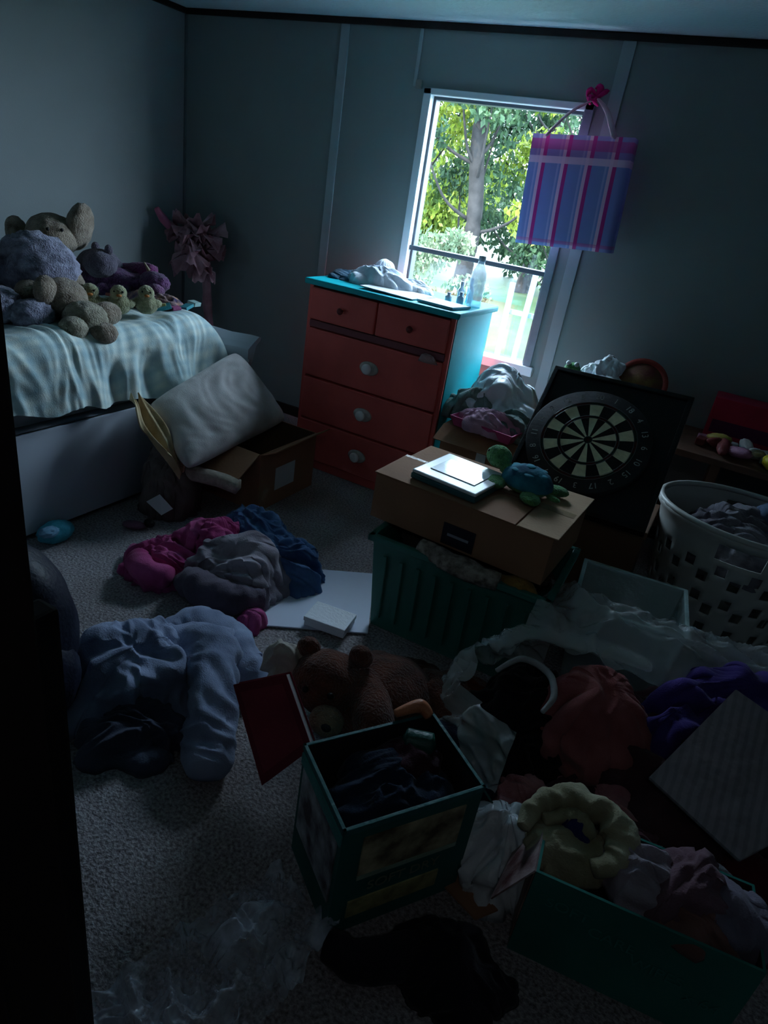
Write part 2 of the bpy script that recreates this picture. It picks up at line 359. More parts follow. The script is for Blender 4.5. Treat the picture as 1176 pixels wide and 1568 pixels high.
# ---------------------------------------------------------------- gift bag
def giftmat():
    m,nt,b,o=newmat("plaid_gift_paper");co=coords(nt);x,y,z=sepxyz(nt,co)
    fx=math_(nt,'FRACT',math_(nt,'MULTIPLY_ADD',x,9.0,10.1))
    blue=s(142,154,210);mag=s(205,50,140);pk=s(250,206,228);lav=s(182,180,222)
    v=ramp(nt,fx,[(0,blue),(.28,lav),(.36,blue),(.44,pk),(.58,mag),(.74,blue)])
    fz=math_(nt,'MULTIPLY_ADD',z,1/.48,.5)
    hcol=ramp(nt,fz,[(0,(0,0,0)),(.03,mag),(.06,(0,0,0)),(.75,pk),(.81,mag),(.94,mag)])
    hf=ramp(nt,fz,[(0,(.0,)*3),(.03,(.5,)*3),(.06,(0,0,0)),(.75,(.85,)*3),(.81,(.3,)*3),(.87,(.75,)*3),(.96,(.2,)*3)])
    cc=mix(nt,hf,v,hcol)
    nt.links.new(cc,b.inputs["Base Color"]);b.inputs["Roughness"].default_value=.45
    addbump(nt,b,6,.2,co,.02)
    t=nt.nodes.new("ShaderNodeBsdfTranslucent");nt.links.new(cc,t.inputs[0])
    mx=nt.nodes.new("ShaderNodeMixShader");mx.inputs[0].default_value=.15
    nt.links.new(b.outputs[0],mx.inputs[1]);nt.links.new(t.outputs[0],mx.inputs[2]);nt.links.new(mx.outputs[0],o.inputs[0])
    return m
gm=giftmat();g=group("gift_bag")
mw=TR((-.91,3.49,1.595),(0,-math.radians(3.5),0))
bm=bmesh.new()
N=16
def bagp(u,vv,side):
    return (-.235+.47*u,(-.045 if side else .045)-(.012 if side else -.012)*math.sin(pi*u)*math.sin(pi*vv),-.24+.48*vv)
for side in(0,1):
    gr=[[bm.verts.new(bagp(i/N,j/N,side)) for i in range(N+1)] for j in range(N+1)]
    for j in range(N):
        for i in range(N):bm.faces.new([gr[j][i],gr[j][i+1],gr[j+1][i+1],gr[j+1][i]])
    if side==0:g0=gr
for j in range(N):
    for i in(0,N):bm.faces.new([g0[j][i],gr[j][i],gr[j+1][i],g0[j+1][i]])
for i in range(N):bm.faces.new([g0[0][i],gr[0][i],gr[0][i+1],g0[0][i+1]])
finish(bm,"paper_bag",gm,g,True,mw)
rib=cloth("pink_ribbon",s(240,165,195),s(248,205,225));hot=cloth("hot_pink_bow",s(225,35,130))
tp=Vector((-.93,3.56,2.0))
tube("ribbon_left",[(-1.09,3.44,1.82),(-1.02,3.48,1.92),tp],[.022,.018,.010],rib,g,10,.2,30,8,.3)
tube("ribbon_right",[(-.78,3.44,1.84),(-.85,3.48,1.94),tp],[.022,.018,.010],rib,g,10,.2,30,8,.3)
for i,a in enumerate((20,150,260,80,210)):
    a=math.radians(a);tube("bow_loop_%d"%i,[tp,tp+Vector((math.cos(a)*.04,-.02,math.sin(a)*.03+.015)),tp+Vector((math.cos(a+.5)*.045,-.01,math.sin(a+.5)*.035))],[.008,.016,.007],hot,g,10,.3,40,6,.5)
# ---------------------------------------------------------------- bed
g=group("daybed")
bw=M("bed_white_paint",s(190,198,208),.5,.05,3,.05,40)
box("side_panel",(-2.26,.7,.02),(-2.235,2.66,.45),bw,g);box("side_far",(-3.46,.7,.02),(-3.44,2.66,.45),bw,g)
box("deck",(-3.45,.7,.40),(-2.24,2.66,.45),bw,g)
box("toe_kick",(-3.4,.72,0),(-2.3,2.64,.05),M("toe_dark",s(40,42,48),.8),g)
box("footboard",(-3.46,2.665,0),(-2.2,2.70,.64),bw,g,.006)
box("headboard",(-3.46,.66,0),(-2.2,.695,.9),bw,g,.006)
bm=bmesh.new();prof=[(0,.60),(.012,.64),(.03,.665),(.055,.685),(.06,.70),(.045,.705),(.0,.675),(-.03,.65),(-.03,.60)]
rows=[[bm.verts.new((x,2.67+py*1.1,pz+(.012 if x>-2.3 else 0))) for py,pz in prof] for x in(-3.46,-2.6,-2.3,-2.17,-2.12)]
for a,b in zip(rows,rows[1:]):
    for i in range(len(prof)):bm.faces.new([a[i],a[(i+1)%len(prof)],b[(i+1)%len(prof)],b[i]])
bm.faces.new(rows[0]);bm.faces.new(rows[-1][::-1]);finish(bm,"footboard_cap",bw,g)
slab("footboard_bracket",[(-2.2,2.67,.62),(-2.12,2.67,.68),(-2.2,2.67,.3),(-2.2,2.67,.5)],.03,bw,g,0)
box("mattress",(-3.42,.75,.45),(-2.29,2.58,.74),M("mattress_fabric",s(180,185,190)),g,.04)
def blanketmat():
    m,nt,b,o=newmat("plaid_blanket");co=coords(nt);x,y,z=sepxyz(nt,co)
    xz=math_(nt,'SUBTRACT',x,z)
    nz=nt.nodes.new("ShaderNodeTexNoise");nz.inputs["Scale"].default_value=5;nt.links.new(co,nz.inputs["Vector"])
    wob=math_(nt,'MULTIPLY',nz.outputs[0],.05)
    f1=math_(nt,'FRACT',math_(nt,'MULTIPLY',math_(nt,'ADD',y,wob),17));f2=math_(nt,'FRACT',math_(nt,'MULTIPLY',math_(nt,'ADD',xz,wob),17))
    st=[(0,(1,1,1)),(.3,(.82,.89,.93)),(.5,(.86,.92,.95)),(.7,(1,1,1))]
    k=mix(nt,1.0,ramp(nt,f1,st,'LINEAR'),ramp(nt,f2,st,'LINEAR'),'MULTIPLY')
    n2=nt.nodes.new("ShaderNodeTexNoise");n2.inputs["Scale"].default_value=9;n2.inputs["Detail"].default_value=3;nt.links.new(co,n2.inputs["Vector"])
    bl=ramp(nt,n2.outputs[0],[(.42,s(226,236,226)),(.6,s(196,216,214))],'LINEAR')
    k=mix(nt,1.0,k,bl,'MULTIPLY');nt.links.new(k,b.inputs["Base Color"])
    b.inputs["Roughness"].default_value=.95;b.inputs["Sheen Weight"].default_value=.15;addbump(nt,b,200,.3,co,.004);return m
bm=bmesh.new();rows=[];NY=300;NS=110
for j in range(NY+1):
    y=.72+(2.63-.72)*j/NY;row=[]
    k=math.sqrt(max(0,1-((y-2.4)/.235)**2)) if y>2.4 else 1
    topz=.55+.25*k
    hem=.50-.03*math.sin(y*2.7+1)+.012*math.sin(y*23)
    for i in range(NS+1):
        t=i/NS
        W=1.2;dr=topz-hem
        L=W+dr;dd=t*L
        fl=noise.noise(Vector((y*3,dd*3,2)))
        rg=ridge((dd*.5,y*1.3,0),6,2)
        if dd<W-.08:
            x=-3.44+dd;z=topz+.03*fl+.018*rg
        elif dd<W+.08:
            a=(dd-(W-.08))/.16*pi/2;x=-3.44+W-.08+.10*math.sin(a)+.02*rg*math.sin(a);z=topz-.10+.10*math.cos(a)+.03*fl+.018*rg*math.cos(a)
        else:
            q=(dd-(W+.08))/max(.01,L-W-.08);x=-3.44+W+.02+.01*q
            z=topz-.10-(topz-.10-hem)*q+.03*fl*(1-q)
            w=math.sin(y*19+4*noise.noise(Vector((y*2.5,0,3)))+z*2.5)
            x+=(.022*w*abs(w)+.04*noise.noise(Vector((y*9,z*1.5,9))))*min(1,q*2+.15)+.02*rg
        x=max(x,-3.48)
        row.append(bm.verts.new((x,y,z)))
    rows.append(row)
for a,b in zip(rows,rows[1:]):
    for i in range(NS):bm.faces.new([a[i],a[i+1],b[i+1],b[i]])
finish(bm,"blanket",blanketmat(),g,True)
# ---------------------------------------------------------------- plush toys on bed
tan=fur("tan_plush",s(150,132,112),s(175,158,138));lavf=fur("lavender_fleece",s(130,130,150),s(170,170,192));purp=fur("purple_plush",s(84,50,92),s(118,72,118))
cream=fur("cream_plush",s(168,158,134),s(190,182,158));greyp=fur("grey_plush",s(96,90,104))
g=group("tan_elephant_plush")
blob("body",(-3.06,2.2,.92),(.15,.14,.13),tan,g,amp=.06,sd=1);blob("head",(-3.02,2.24,1.05),(.12,.115,.10),tan,g,amp=.05,sd=2)
blob("ear_right",(-2.94,2.33,1.10),(.055,.08,.12),tan,g,(.2,.35,.3),amp=.05,sd=3);blob("ear_left",(-3.12,2.13,1.04),(.04,.06,.08),tan,g,(0,-.3,.2),amp=.05,sd=4)
tube("trunk",[(-2.95,2.14,1.03),(-2.9,2.06,.97),(-2.88,2.04,.90)],[.045,.035,.025],tan,g,16,.05)
for k,e in enumerate(((-2.93,2.15,1.09),(-2.91,2.21,1.09))):blob("eye_%d"%k,e,.008,black,g,amp=0,sub=3)
g=group("lavender_lamb_plush")
for i,(p,r) in enumerate((((-2.68,1.90,.96),(.18,.17,.15)),((-2.83,1.7,.9),(.15,.15,.12)),((-2.55,1.62,.86),(.10,.10,.075)),((-2.45,1.70,.84),(.07,.09,.06)))):
    blob("fleece_%d"%i,p,r,lavf,g,amp=.14,freq=10,sd=i)
blob("snout",(-2.56,1.78,.9),(.06,.06,.05),tan,g,sd=4);blob("ear_l",(-2.72,2.03,1.0),(.03,.06,.08),tan,g);blob("ear_r",(-2.66,1.66,1.02),(.03,.06,.08),tan,g)
g=group("tan_dog_plush")
for i,(p,r) in enumerate((((-2.47,1.86,.89),(.09,.10,.08)),((-2.34,1.86,.83),(.085,.09,.075)),((-2.26,1.88,.79),(.05,.06,.045)),((-2.36,1.98,.84),(.05,.07,.05)),((-2.3,1.77,.81),(.05,.06,.05)),((-2.55,1.98,.91),(.035,.05,.07)),((-2.44,1.76,.93),(.03,.05,.06)))):
    blob("part_%d"%i,p,r,cream if i%3==1 else tan,g,amp=.06,freq=6,sd=i)
g=group("grey_cat_plush")
blob("body",(-2.96,2.46,.90),(.14,.10,.10),greyp,g,sd=2);blob("head",(-2.84,2.36,.95),(.08,.08,.07),greyp,g,sd=3);blob("ear_l",(-2.88,2.37,1.02),(.02,.02,.025),greyp,g,sd=2);blob("ear_r",(-2.80,2.38,1.02),(.02,.02,.025),greyp,g,sd=5)
g=group("purple_unicorn_plush")
blob("body",(-2.83,2.44,.86),(.20,.10,.07),purp,g,(0,0,.5),amp=.16,sd=1);blob("head",(-2.62,2.50,.90),(.085,.06,.05),purp,g,amp=.1,sd=2);blob("snout",(-2.57,2.46,.87),(.045,.04,.035),fur("mauve_plush",s(130,88,124)),g,sd=2)
for i in range(4):tube("leg_%d"%i,[(-2.93+.09*i,2.40+.03*i,.85),(-2.9+.1*i,2.30+.03*i,.83)],[.03,.035],purp,g,12,.1)
tube("horn",[(-2.65,2.49,.95),(-2.66,2.47,.99)],[.010,.002],M("gold_horn",s(130,112,90),.4),g,10);tube("mane",[(-2.68,2.55,.94),(-2.78,2.54,.92),(-2.9,2.50,.91)],[.03,.04,.02],fur("magenta_mane",s(110,45,95)),g,12,.4)
chk=fur("chick_plush",s(150,150,110),s(180,178,140));orange=M("orange_felt",s(170,110,60))
for i,(x,y) in enumerate(((-2.50,2.02),(-2.44,2.12),(-2.40,2.24))):
    g=group("chick_plush"+("" if i==0 else ".%03d"%i))
    blob("body",(x,y,.855),(.05,.05,.045),chk,g,sd=i);blob("head",(x+.01,y-.01,.905),.035,chk,g,sd=i+3);blob("beak",(x+.035,y-.03,.90),(.012,.012,.007),orange,g,amp=0,sub=2)
    for k in(-1,1):blob("eye_%d"%k,(x+.03+.012*k,y-.028+.012*k,.915),.005,black,g,amp=0,sub=2);blob("wing_%d"%k,(x+.03*k,y+.03*k,.86),(.02,.03,.02),chk,g,sd=i,sub=3)
g=group("craft_clutter")
for i in range(26):
    x=-2.38-.5*random.random();y=2.3+.28*random.random();c=random.choice([s(170,90,130),s(60,140,150),s(170,165,110),s(90,60,120),s(150,180,175),s(130,70,60)])
    q=TR((x,y,.82),(random.uniform(-.3,.3),random.uniform(-.3,.3),random.random()*3))
    box("piece_%d"%i,(-.035,-.022,0),(.035,.022,.012+.01*random.random()),M("craft_%d"%i,c,.6),g,.003,q)
heap("scarf",-2.55,2.42,.16,.1,.05,cloth("pattern_scarf",s(90,80,110),s(190,150,130),scale=30),.80,19,.4,.8,16,g,n=30,m=70)
g=group("pink_tulle_tutu");tul=cloth("pink_tulle",s(165,115,125),s(200,155,165))
for i in range(15):
    a=i*2.4;p=Vector((-3.2+.07*math.cos(a),3.4+.05*math.sin(a),.98+.10*math.sin(i*1.7)))
    def fn(u,v,p=p,a=a,i=i):
        t=2*pi*u*.8+a;rr=.03+.13*v
        return p+Vector((math.cos(t)*rr,math.sin(t)*rr*.6,.03*math.sin(t*6+i)*v+.02*math.sin(t*13)*v+.09*v*math.sin(a)))
    sheet("ruffle_%d"%i,fn,tul,g,36,8)
tube("waistband",[(-3.35,3.38,1.02),(-3.42,3.34,1.10),(-3.44,3.3,1.16)],[.02,.025,.015],cloth("pink_band",s(200,110,140)),g,12,.2)
tube("hanging_strap",[(-3.2,3.5,.85),(-3.2,3.52,.6),(-3.15,3.5,.45)],[.02,.03,.02],tul,g,12,.2)
# ---------------------------------------------------------------- pillow & carton beside the bed
def pillow(name,corners,th,mat,parent=None,n=56):
    c=[Vector(p) for p in corners];nn=(c[1]-c[0]).cross(c[3]-c[0]).normalized();cen=(c[0]+c[1]+c[2]+c[3])/4
    bm=bmesh.new()
    for sgn in(1,-1):
        g_=[]
        for j in range(n+1):
            row=[]
            for i in range(n+1):
                u,v=i/n,j/n;p=c[0]*(1-u)*(1-v)+c[1]*u*(1-v)+c[2]*u*v+c[3]*(1-u)*v
                e=(max(0,4*u*(1-u))**.5)*(max(0,4*v*(1-v))**.5)
                pinch=1-.07*(math.sin(pi*u)*(1-math.sin(pi*v))+math.sin(pi*v)*(1-math.sin(pi*u)))
                rc=1-.10*(abs(2*u-1)*abs(2*v-1))**4
                p=cen+(p-cen)*pinch*rc
                p=p+nn*sgn*(th*.5*e+.022*e*ridge(Vector((p.x,p.y*1.0,p.z*1.6)),6,3))
                row.append(bm.verts.new(p))
            g_.append(row)
        for a,b in zip(g_,g_[1:]):
            for i in range(n):bm.faces.new([a[i],a[i+1],b[i+1],b[i]])
    bmesh.ops.remove_doubles(bm,verts=bm.verts[:],dist=.0005)
    return finish(bm,name,mat,parent,True)
pillow("white_pillow",[(-1.86,1.94,.27),(-1.88,2.72,.34),(-2.13,2.56,.68),(-2.17,2.0,.49)],.2,cloth("pillow_cotton",s(198,193,190),s(215,211,208),.3))
g=group("cardboard_box")
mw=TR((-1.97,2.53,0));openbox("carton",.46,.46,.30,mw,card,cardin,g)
slab("flap_right",[(-1.74,2.31,.30),(-1.74,2.75,.30),(-1.66,2.75,.35),(-1.66,2.31,.34)],.005,card,g,0)
slab("flap_front",[(-2.19,2.30,.30),(-1.75,2.30,.30),(-1.75,2.16,.22),(-2.19,2.16,.21)],.005,card,g,0)
slab("shipping_label",[(-1.736,2.42,.08),(-1.736,2.58,.08),(-1.736,2.58,.2),(-1.736,2.42,.2)],-.001,white,g,0)
g=group("grey_tote_bag")
heap("bag",-2.06,2.06,.12,.13,.30,cloth("taupe_canvas",s(115,106,102)),0,8,0,.8,8,g,power=.4)
tube("rolled_paper",[(-1.97,2.06,.21),(-1.85,2.12,.2),(-1.75,2.16,.18)],[.035,.035,.035],M("newsprint",s(180,170,155),.8,.2,40),g,18,.05)
slab("tag",[(-2.03,1.88,.10),(-1.96,1.90,.05),(-1.93,1.94,.08),(-2.0,1.93,.13)],.003,white,g,0)
def yf(u,v):
    w=.075*math.sin(pi*min(1,v*.8+.15))
    return Vector((-2.15+.22*v+.015*math.sin(v*9+u*4),1.94+w*(u-.5)*2+.05*v,.53-.18*v-.10*v*v+.025*math.sin(u*11+v*3)+.015*math.sin(u*23+v*9)))
sheet("yellow_cloth",yf,cloth("yellow_cream_cloth",s(185,158,115),s(214,196,160)),None,50,50,.006)
# ---------------------------------------------------------------- clothes pile by bed
g=group("clothes_pile")
pink=cloth("hot_pink_cloth",s(175,58,118),s(200,95,150));gry=cloth("grey_marl_cloth",s(138,130,142),s(168,161,172));blu=cloth("denim_blue_cloth",s(50,84,128),s(86,120,160))
heap("pink_top",-1.68,1.68,.15,.16,.08,pink,0,1,.3,1.0,11,g)
heap("pink_shirt",-1.60,1.84,.15,.12,.16,pink,0,21,.3,1.0,10,g)
heap("blue_jeans",-1.52,2.03,.23,.11,.13,blu,0,2,-.3,.9,9,g)
heap("blue_shirt",-1.27,1.93,.12,.12,.12,blu,0,12,0,.9,10,g)
heap("grey_shirt",-1.40,1.74,.17,.16,.18,gry,0,4,.5,1.0,8,g)
tube("grey_sleeve",[(-1.52,1.60,.05),(-1.42,1.56,.08),(-1.30,1.59,.07),(-1.22,1.68,.05)],[.04,.055,.05,.04],cloth("dark_marl_cloth",s(92,84,98),s(118,108,122)),g,22,.45,14,14)
tube("pink_sleeve",[(-1.76,1.58,.05),(-1.66,1.53,.06),(-1.56,1.55,.06)],[.04,.05,.035],pink,g,22,.4,14,14)
heap("pink_sock",-1.19,1.59,.05,.045,.055,pink,0,6,0,.9,18,g)
pp=M("white_foamboard",s(220,228,244),.6,.03,3,.0,50)
slab("white_poster_board",[(-1.18,1.59,.004),(-.83,1.82,.004),(-1.02,2.2,.004),(-1.36,1.97,.004)],.006,pp,None,.001)
g=group("white_gift_box");mw=TR((-.97,1.77,.012),(0,0,.15));wb=M("gift_box_white",s(240,244,250),.5,.02);box("base",(-.08,-.055,0),(.08,.055,.035),wb,g,.003,mw);box("lid",(-.083,-.058,.022),(.083,.058,.04),wb,g,.003,mw)
g=group("sweatpants");sw=cloth("blue_grey_fleece",s(128,140,168),s(158,170,198))
heap("seat",-1.24,1.12,.18,.25,.15,sw,0,14,-.3,1.1,7,g,aniso=1.2)
tube("leg_1",[(-1.24,1.22,.06),(-1.16,1.3,.11),(-1.03,1.2,.11),(-.94,1.09,.09),(-.87,1.01,.055),(-.84,.97,.05)],[.08,.08,.07,.06,.055,.04],sw,g,36,.5,9,16,.85,1)
tube("leg_2",[(-1.3,1.26,.05),(-1.25,1.36,.08),(-1.12,1.38,.08),(-1.02,1.34,.06),(-.95,1.36,.04)],[.07,.075,.065,.055,.04],sw,g,32,.45,10,16,.8,5)
tube("waist_fold",[(-1.42,1.02,.05),(-1.36,1.15,.09),(-1.3,1.28,.1)],[.05,.06,.05],sw,g,28,.4,12,16,.8,9)
heap("waistband",-1.12,.97,.15,.12,.07,cloth("dark_fleece",s(80,86,104)),0,16,.5,.9,10,g)
g=group("turquoise_toy");tq=M("turquoise_cloth",s(60,160,180),.7);blob("body",(-2.16,1.52,.04),(.05,.07,.04),tq,g,amp=.25,ridged=True);blob("top",(-2.13,1.47,.07),(.03,.04,.02),M("toy_blue",s(120,170,200)),g,amp=.15)
g=group("doll_shoe");blob("sole",(-2.02,1.80,.018),(.05,.025,.018),M("mauve_shoe",s(120,90,110)),g,(0,0,.5),amp=.1);blob("toe",(-1.97,1.84,.03),(.025,.02,.02),black,g)
g=group("backpack");nb=M("navy_nylon",s(28,32,50),.5,.2,6,.4,80)
blob("body",(-1.46,.86,.27),(.19,.17,.27),nb,g,amp=.04,freq=3);blob("pocket",(-1.33,.84,.18),(.10,.12,.14),nb,g,amp=.05)
tube("strap",[(-1.4,.7,.45),(-1.3,.66,.36),(-1.27,.7,.2),(-1.3,.75,.08)],[.02,.025,.02,.015],nb,g,12,.1,flat=.4);tube("handle",[(-1.48,.86,.52),(-1.44,.86,.57),(-1.40,.86,.52)],[.01,.01,.01],nb,g,10)
# ---------------------------------------------------------------- storage tote with carton, scale, turtle
g=group("storage_tote");tg=M("green_tote_plastic",s(56,128,116),.4,.1,4,.1,60,spec=.5)
tm_=TR((-.575,2.08,0),(0,0,.03))
openbox("tub",.64,.42,.39,tm_,tg,tg,g,.008,.03)
for nm,a,b in(("lip_f",(-.335,-.23,.375),(.335,-.205,.40)),("lip_b",(-.335,.205,.375),(.335,.23,.40)),("lip_l",(-.335,-.23,.375),(-.31,.23,.40)),("lip_r",(.31,-.23,.375),(.335,.23,.40))):box(nm,a,b,tg,g,.005,tm_)
for i in range(9):
    x=-.26+i*.065;slab("rib_%d"%i,[tm_@Vector((x-.008,-.190,.05)),tm_@Vector((x+.008,-.190,.05)),tm_@Vector((x+.008,-.213,.33)),tm_@Vector((x-.008,-.213,.33))],.008,tg,g,.002)
heap("contents",-.57,2.07,.29,.18,.02,cloth("tote_contents",s(90,80,70)),.34,31,0,.5,12,g,n=24,m=60)
tube("rolled_blanket",[(-.72,1.89,.40),(-.55,1.87,.395),(-.42,1.88,.39)],[.028,.034,.028],M("striped_roll",s(120,112,104),.9,.3,40,col2=s(180,170,158)),g,16,.3)
heap("yellow_cloth_edge",-.36,1.90,.07,.03,.03,cloth("mustard_cloth",s(150,115,60)),.385,66,0,.8,16,g,n=20,m=50)
g=group("cardboard_carton")
cm=TR((-.61,2.12,.425),(0,0,-.04))
box("body",(-.33,-.21,0),(.33,.21,.17),card,g,.003,cm)
slab("flap_left",[cm@Vector((-.335,-.215,.172)),cm@Vector((.2,-.215,.172)),cm@Vector((.2,.0,.175)),cm@Vector((-.335,.0,.175))],.004,card,g,.001)
slab("flap_right",[cm@Vector((.205,-.215,.172)),cm@Vector((.345,-.215,.175)),cm@Vector((.345,.215,.175)),cm@Vector((.205,.215,.172))],.004,M("cardboard_light",s(190,156,124),.85,.08),g,.001)
slab("tape",[cm@Vector((-.335,-.02,.1775)),cm@Vector((.335,-.02,.1785)),cm@Vector((.335,.02,.1785)),cm@Vector((-.335,.02,.1775))],.0006,M("packing_tape",s(175,150,120),.25),g,0)
slab("label",[cm@Vector((-.04,-.2115,.01)),cm@Vector((.08,-.2115,.01)),cm@Vector((.08,-.2115,.09)),cm@Vector((-.04,-.2115,.09))],.001,M("label_dark",s(30,30,44),.5),g,0)
slab("label_text",[cm@Vector((-.02,-.2135,.045)),cm@Vector((.06,-.2135,.045)),cm@Vector((.06,-.2135,.055)),cm@Vector((-.02,-.2135,.055))],.0006,M("label_print",s(150,150,160),.5),g,0)
g=group("bathroom_scale");qm=TR((-.69,2.075,.604),(0,0,-.12))
box("base",(-.13,-.13,0),(.13,.13,.022),M("scale_teal",s(60,110,115),.4),g,.006,qm);box("platform",(-.128,-.128,.022),(.128,.128,.034),M("scale_white",s(235,242,244),.22,.03,4,0,10,spec=.7),g,.005,qm)
box("mat_panel",(-.09,-.07,.034),(.09,.07,.037),M("scale_panel",s(200,216,220),.12,.25,8,.1,20,spec=.8),g,.002,qm)
g=group("turtle_plush");g.location=(-.48,2.18,.603);g.rotation_euler=(0,0,-.35);g.scale=(.98,.98,.98)
gf=fur("turtle_green",s(84,150,96),s(120,185,112));sf=M("turtle_shell",s(28,100,130),.9,.35,14,.6,40,col2=s(55,145,165))
bm=bmesh.new();bmesh.ops.create_icosphere(bm,subdivisions=4,radius=1)
for v in bm.verts:
    if v.co.z<0:v.co.z*=.25
    v.co=Vector((v.co.x*.10,v.co.y*.085,v.co.z*.065+.035))+v.co*.004*noise.noise(v.co*4)
finish(bm,"shell",sf,g,True)
for k in range(7):
    a=k*2*pi/6;p=(0,0,.097) if k==6 else (math.cos(a)*.055,math.sin(a)*.047,.082)
    blob("scute_%d"%k,p,(.02,.018,.006),M("scute",s(50,140,160)),g,amp=0,sub=3)
blob("belly",(0,0,.03),(.095,.08,.028),gf,g,amp=.03);tube("neck",[(-.07,.0,.04),(-.11,0,.055)],[.025,.025],gf,g,14)
blob("head",(-.145,0,.08),(.052,.042,.042),gf,g,amp=.04)
for k in(-1,1):
    blob("eye_%d"%k,(-.175,.024*k,.095),.008,black,g,amp=0,sub=3)
    blob("front_flipper_%d"%k,(-.07,.09*k,.025),(.04,.055,.018),gf,g,(0,0,-.5*k),amp=.05);blob("back_flipper_%d"%k,(.08,.08*k,.022),(.045,.035,.018),gf,g,(0,0,.5*k),amp=.05)
blob("tail",(.12,0,.025),(.03,.012,.01),gf,g,amp=0,sub=3)
# ---------------------------------------------------------------- dartboard
g=group("dartboard")
bl=Vector((-.62,2.39,.50));lean=Vector((0,.46,.41)).normalized();nx=Vector((1,.02,.03)).normalized()
nrm=nx.cross(lean).normalized()
BM=Matrix((( nx.x,lean.x,nrm.x,bl.x),(nx.y,lean.y,nrm.y,bl.y),(nx.z,lean.z,nrm.z,bl.z),(0,0,0,1)))
blackb=M("black_backboard",s(24,22,24),.7,.2,5,.3,50)
box("backboard",(0,0,-.03),(.55,.62,0),blackb,g,.004,BM)
fm=M("black_frame",s(12,12,13),.45)
for nm,a,b in(("edge_l",(-.008,0,-.035),(.012,.62,.012)),("edge_r",(.54,0,-.035),(.56,.62,.012)),("edge_t",(-.008,.605,-.035),(.56,.625,.012)),("edge_b",(-.008,-.005,-.035),(.56,.012,.012))):box(nm,a,b,fm,g,.003,BM)
cx,cy=.24,.292
DM=BM@Matrix.Translation((cx,cy,0))@Matrix.Rotation(.12,4,'Z')
crm=M("sisal_cream",s(225,216,176),.9,.1,30,.4,120);blk=M("sisal_black",s(24,24,24),.9,.1,30,.4,120);redm=M("sisal_red",s(70,26,26),.9);grm=M("sisal_green",s(22,48,36),.9)
ringm=M("number_ring_grey",s(44,44,46),.7,.2,20,.3,60)
lathe("board_body",[(.0,.0),(.238,.0),(.24,.004),(.24,.03),(.236,.034),(0,.034)],ringm,64,g,DM)
radii=[.007,.017,.105,.116,.17,.182];bm=bmesh.new();zz=.0355;S_=80
mats=[blk,crm,redm,grm]
for k in range(5):
    ra,rb=radii[k],radii[k+1]
    for j in range(S_):
        a0=2*pi*j/S_-pi/20;a1=2*pi*(j+1)/S_-pi/20;sec=(j//4)%2
        f=bm.faces.new([bm.verts.new((r*math.cos(a),r*math.sin(a),zz)) for r,a in((ra,a0),(rb,a0),(rb,a1),(ra,a1))])
        f.material_index={0:3,1:(1 if sec else 0),2:(3 if sec else 2),3:(1 if sec else 0),4:(3 if sec else 2)}[k]
f=bm.faces.new([bm.verts.new((.007*math.cos(2*pi*j/20),.007*math.sin(2*pi*j/20),zz)) for j in range(20)]);f.material_index=2
finish(bm,"segments",mats,g,False,DM)
wire=M("dart_wire",s(130,130,130),.3,metal=.8)
for k,r in enumerate(radii[1:]):
    pts=[DM@Vector((r*math.cos(t*2*pi/36),r*math.sin(t*2*pi/36),.0365)) for t in range(37)]
    tube("wire_ring_%d"%k,pts,[.0009]*37,wire,g,5,steps=1,caps=False)
nm_=M("number_print",s(170,170,165),.6)
for j,n in enumerate((20,1,18,4,13,6,10,15,2,17,3,19,7,16,8,11,14,9,12,5)):
    a=pi/2-2*pi*j/20;text("number_%d"%n,str(n),.034,nm_,g,DM@Matrix.Translation((.209*math.cos(a),.209*math.sin(a),.0352))@Matrix.Rotation(a-pi/2,4,'Z'))
# ---------------------------------------------------------------- junk behind dartboard
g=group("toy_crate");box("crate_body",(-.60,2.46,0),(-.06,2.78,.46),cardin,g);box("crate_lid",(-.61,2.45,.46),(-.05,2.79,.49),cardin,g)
g=group("moving_box");box("carton",(-1.12,2.93,0),(-.68,3.40,.50),card,g);slab("flap",[(-1.12,2.93,.5),(-.68,2.93,.5),(-.68,2.82,.45),(-1.12,2.82,.45)],.004,card,g,0);box("tape",(-.92,2.925,.1),(-.87,2.931,.5),white,g,0)
g=group("pink_tray");pk2=M("pink_plastic",s(185,75,120),.4);openbox("tray",.34,.2,.05,TR((-.9,2.97,.512),(0,0,-.15)),pk2,pk2,g,.006,.02);heap("stuff",-.9,2.97,.15,.09,.08,cloth("tray_stuff",s(190,150,170)),.52,44,0,.9,16,g,n=30,m=70)
bagm=M("white_bag_plastic",s(225,232,238),.35,.06,4,.4,25,spec=.5,dist=.015)
g=group("plastic_grocery_bag");heap("bag",-.91,3.18,.19,.17,.23,bagm,.51,45,.2,1.2,7,g);heap("grey_cloth",-1.03,3.08,.14,.08,.13,cloth("sage_cloth",s(120,135,130)),.51,46,0,1.0,10,g);heap("grey_cloth_2",-.78,3.02,.12,.07,.10,cloth("sage_cloth_2",s(110,128,124)),.51,48,0,1.0,10,g)
tube("handle_1",[(-.98,3.2,.70),(-1.0,3.2,.78),(-.93,3.18,.79),(-.9,3.2,.70)],[.02,.012,.012,.02],bagm,g,12,.4,30,flat=.5)
g=group("wooden_bench");wd=M("bench_wood",s(105,76,62),.6,.25,4,.2,40)
box("top",(-.55,3.08,.63),(.75,3.55,.66),wd,g)
for x in(-.53,.1,.71):box("leg_%d"%int(x*100+60),(x-.02,3.1,0),(x+.02,3.53,.63),wd,g)
box("lower_shelf",(-.53,3.12,.3),(.71,3.53,.32),wd,g)
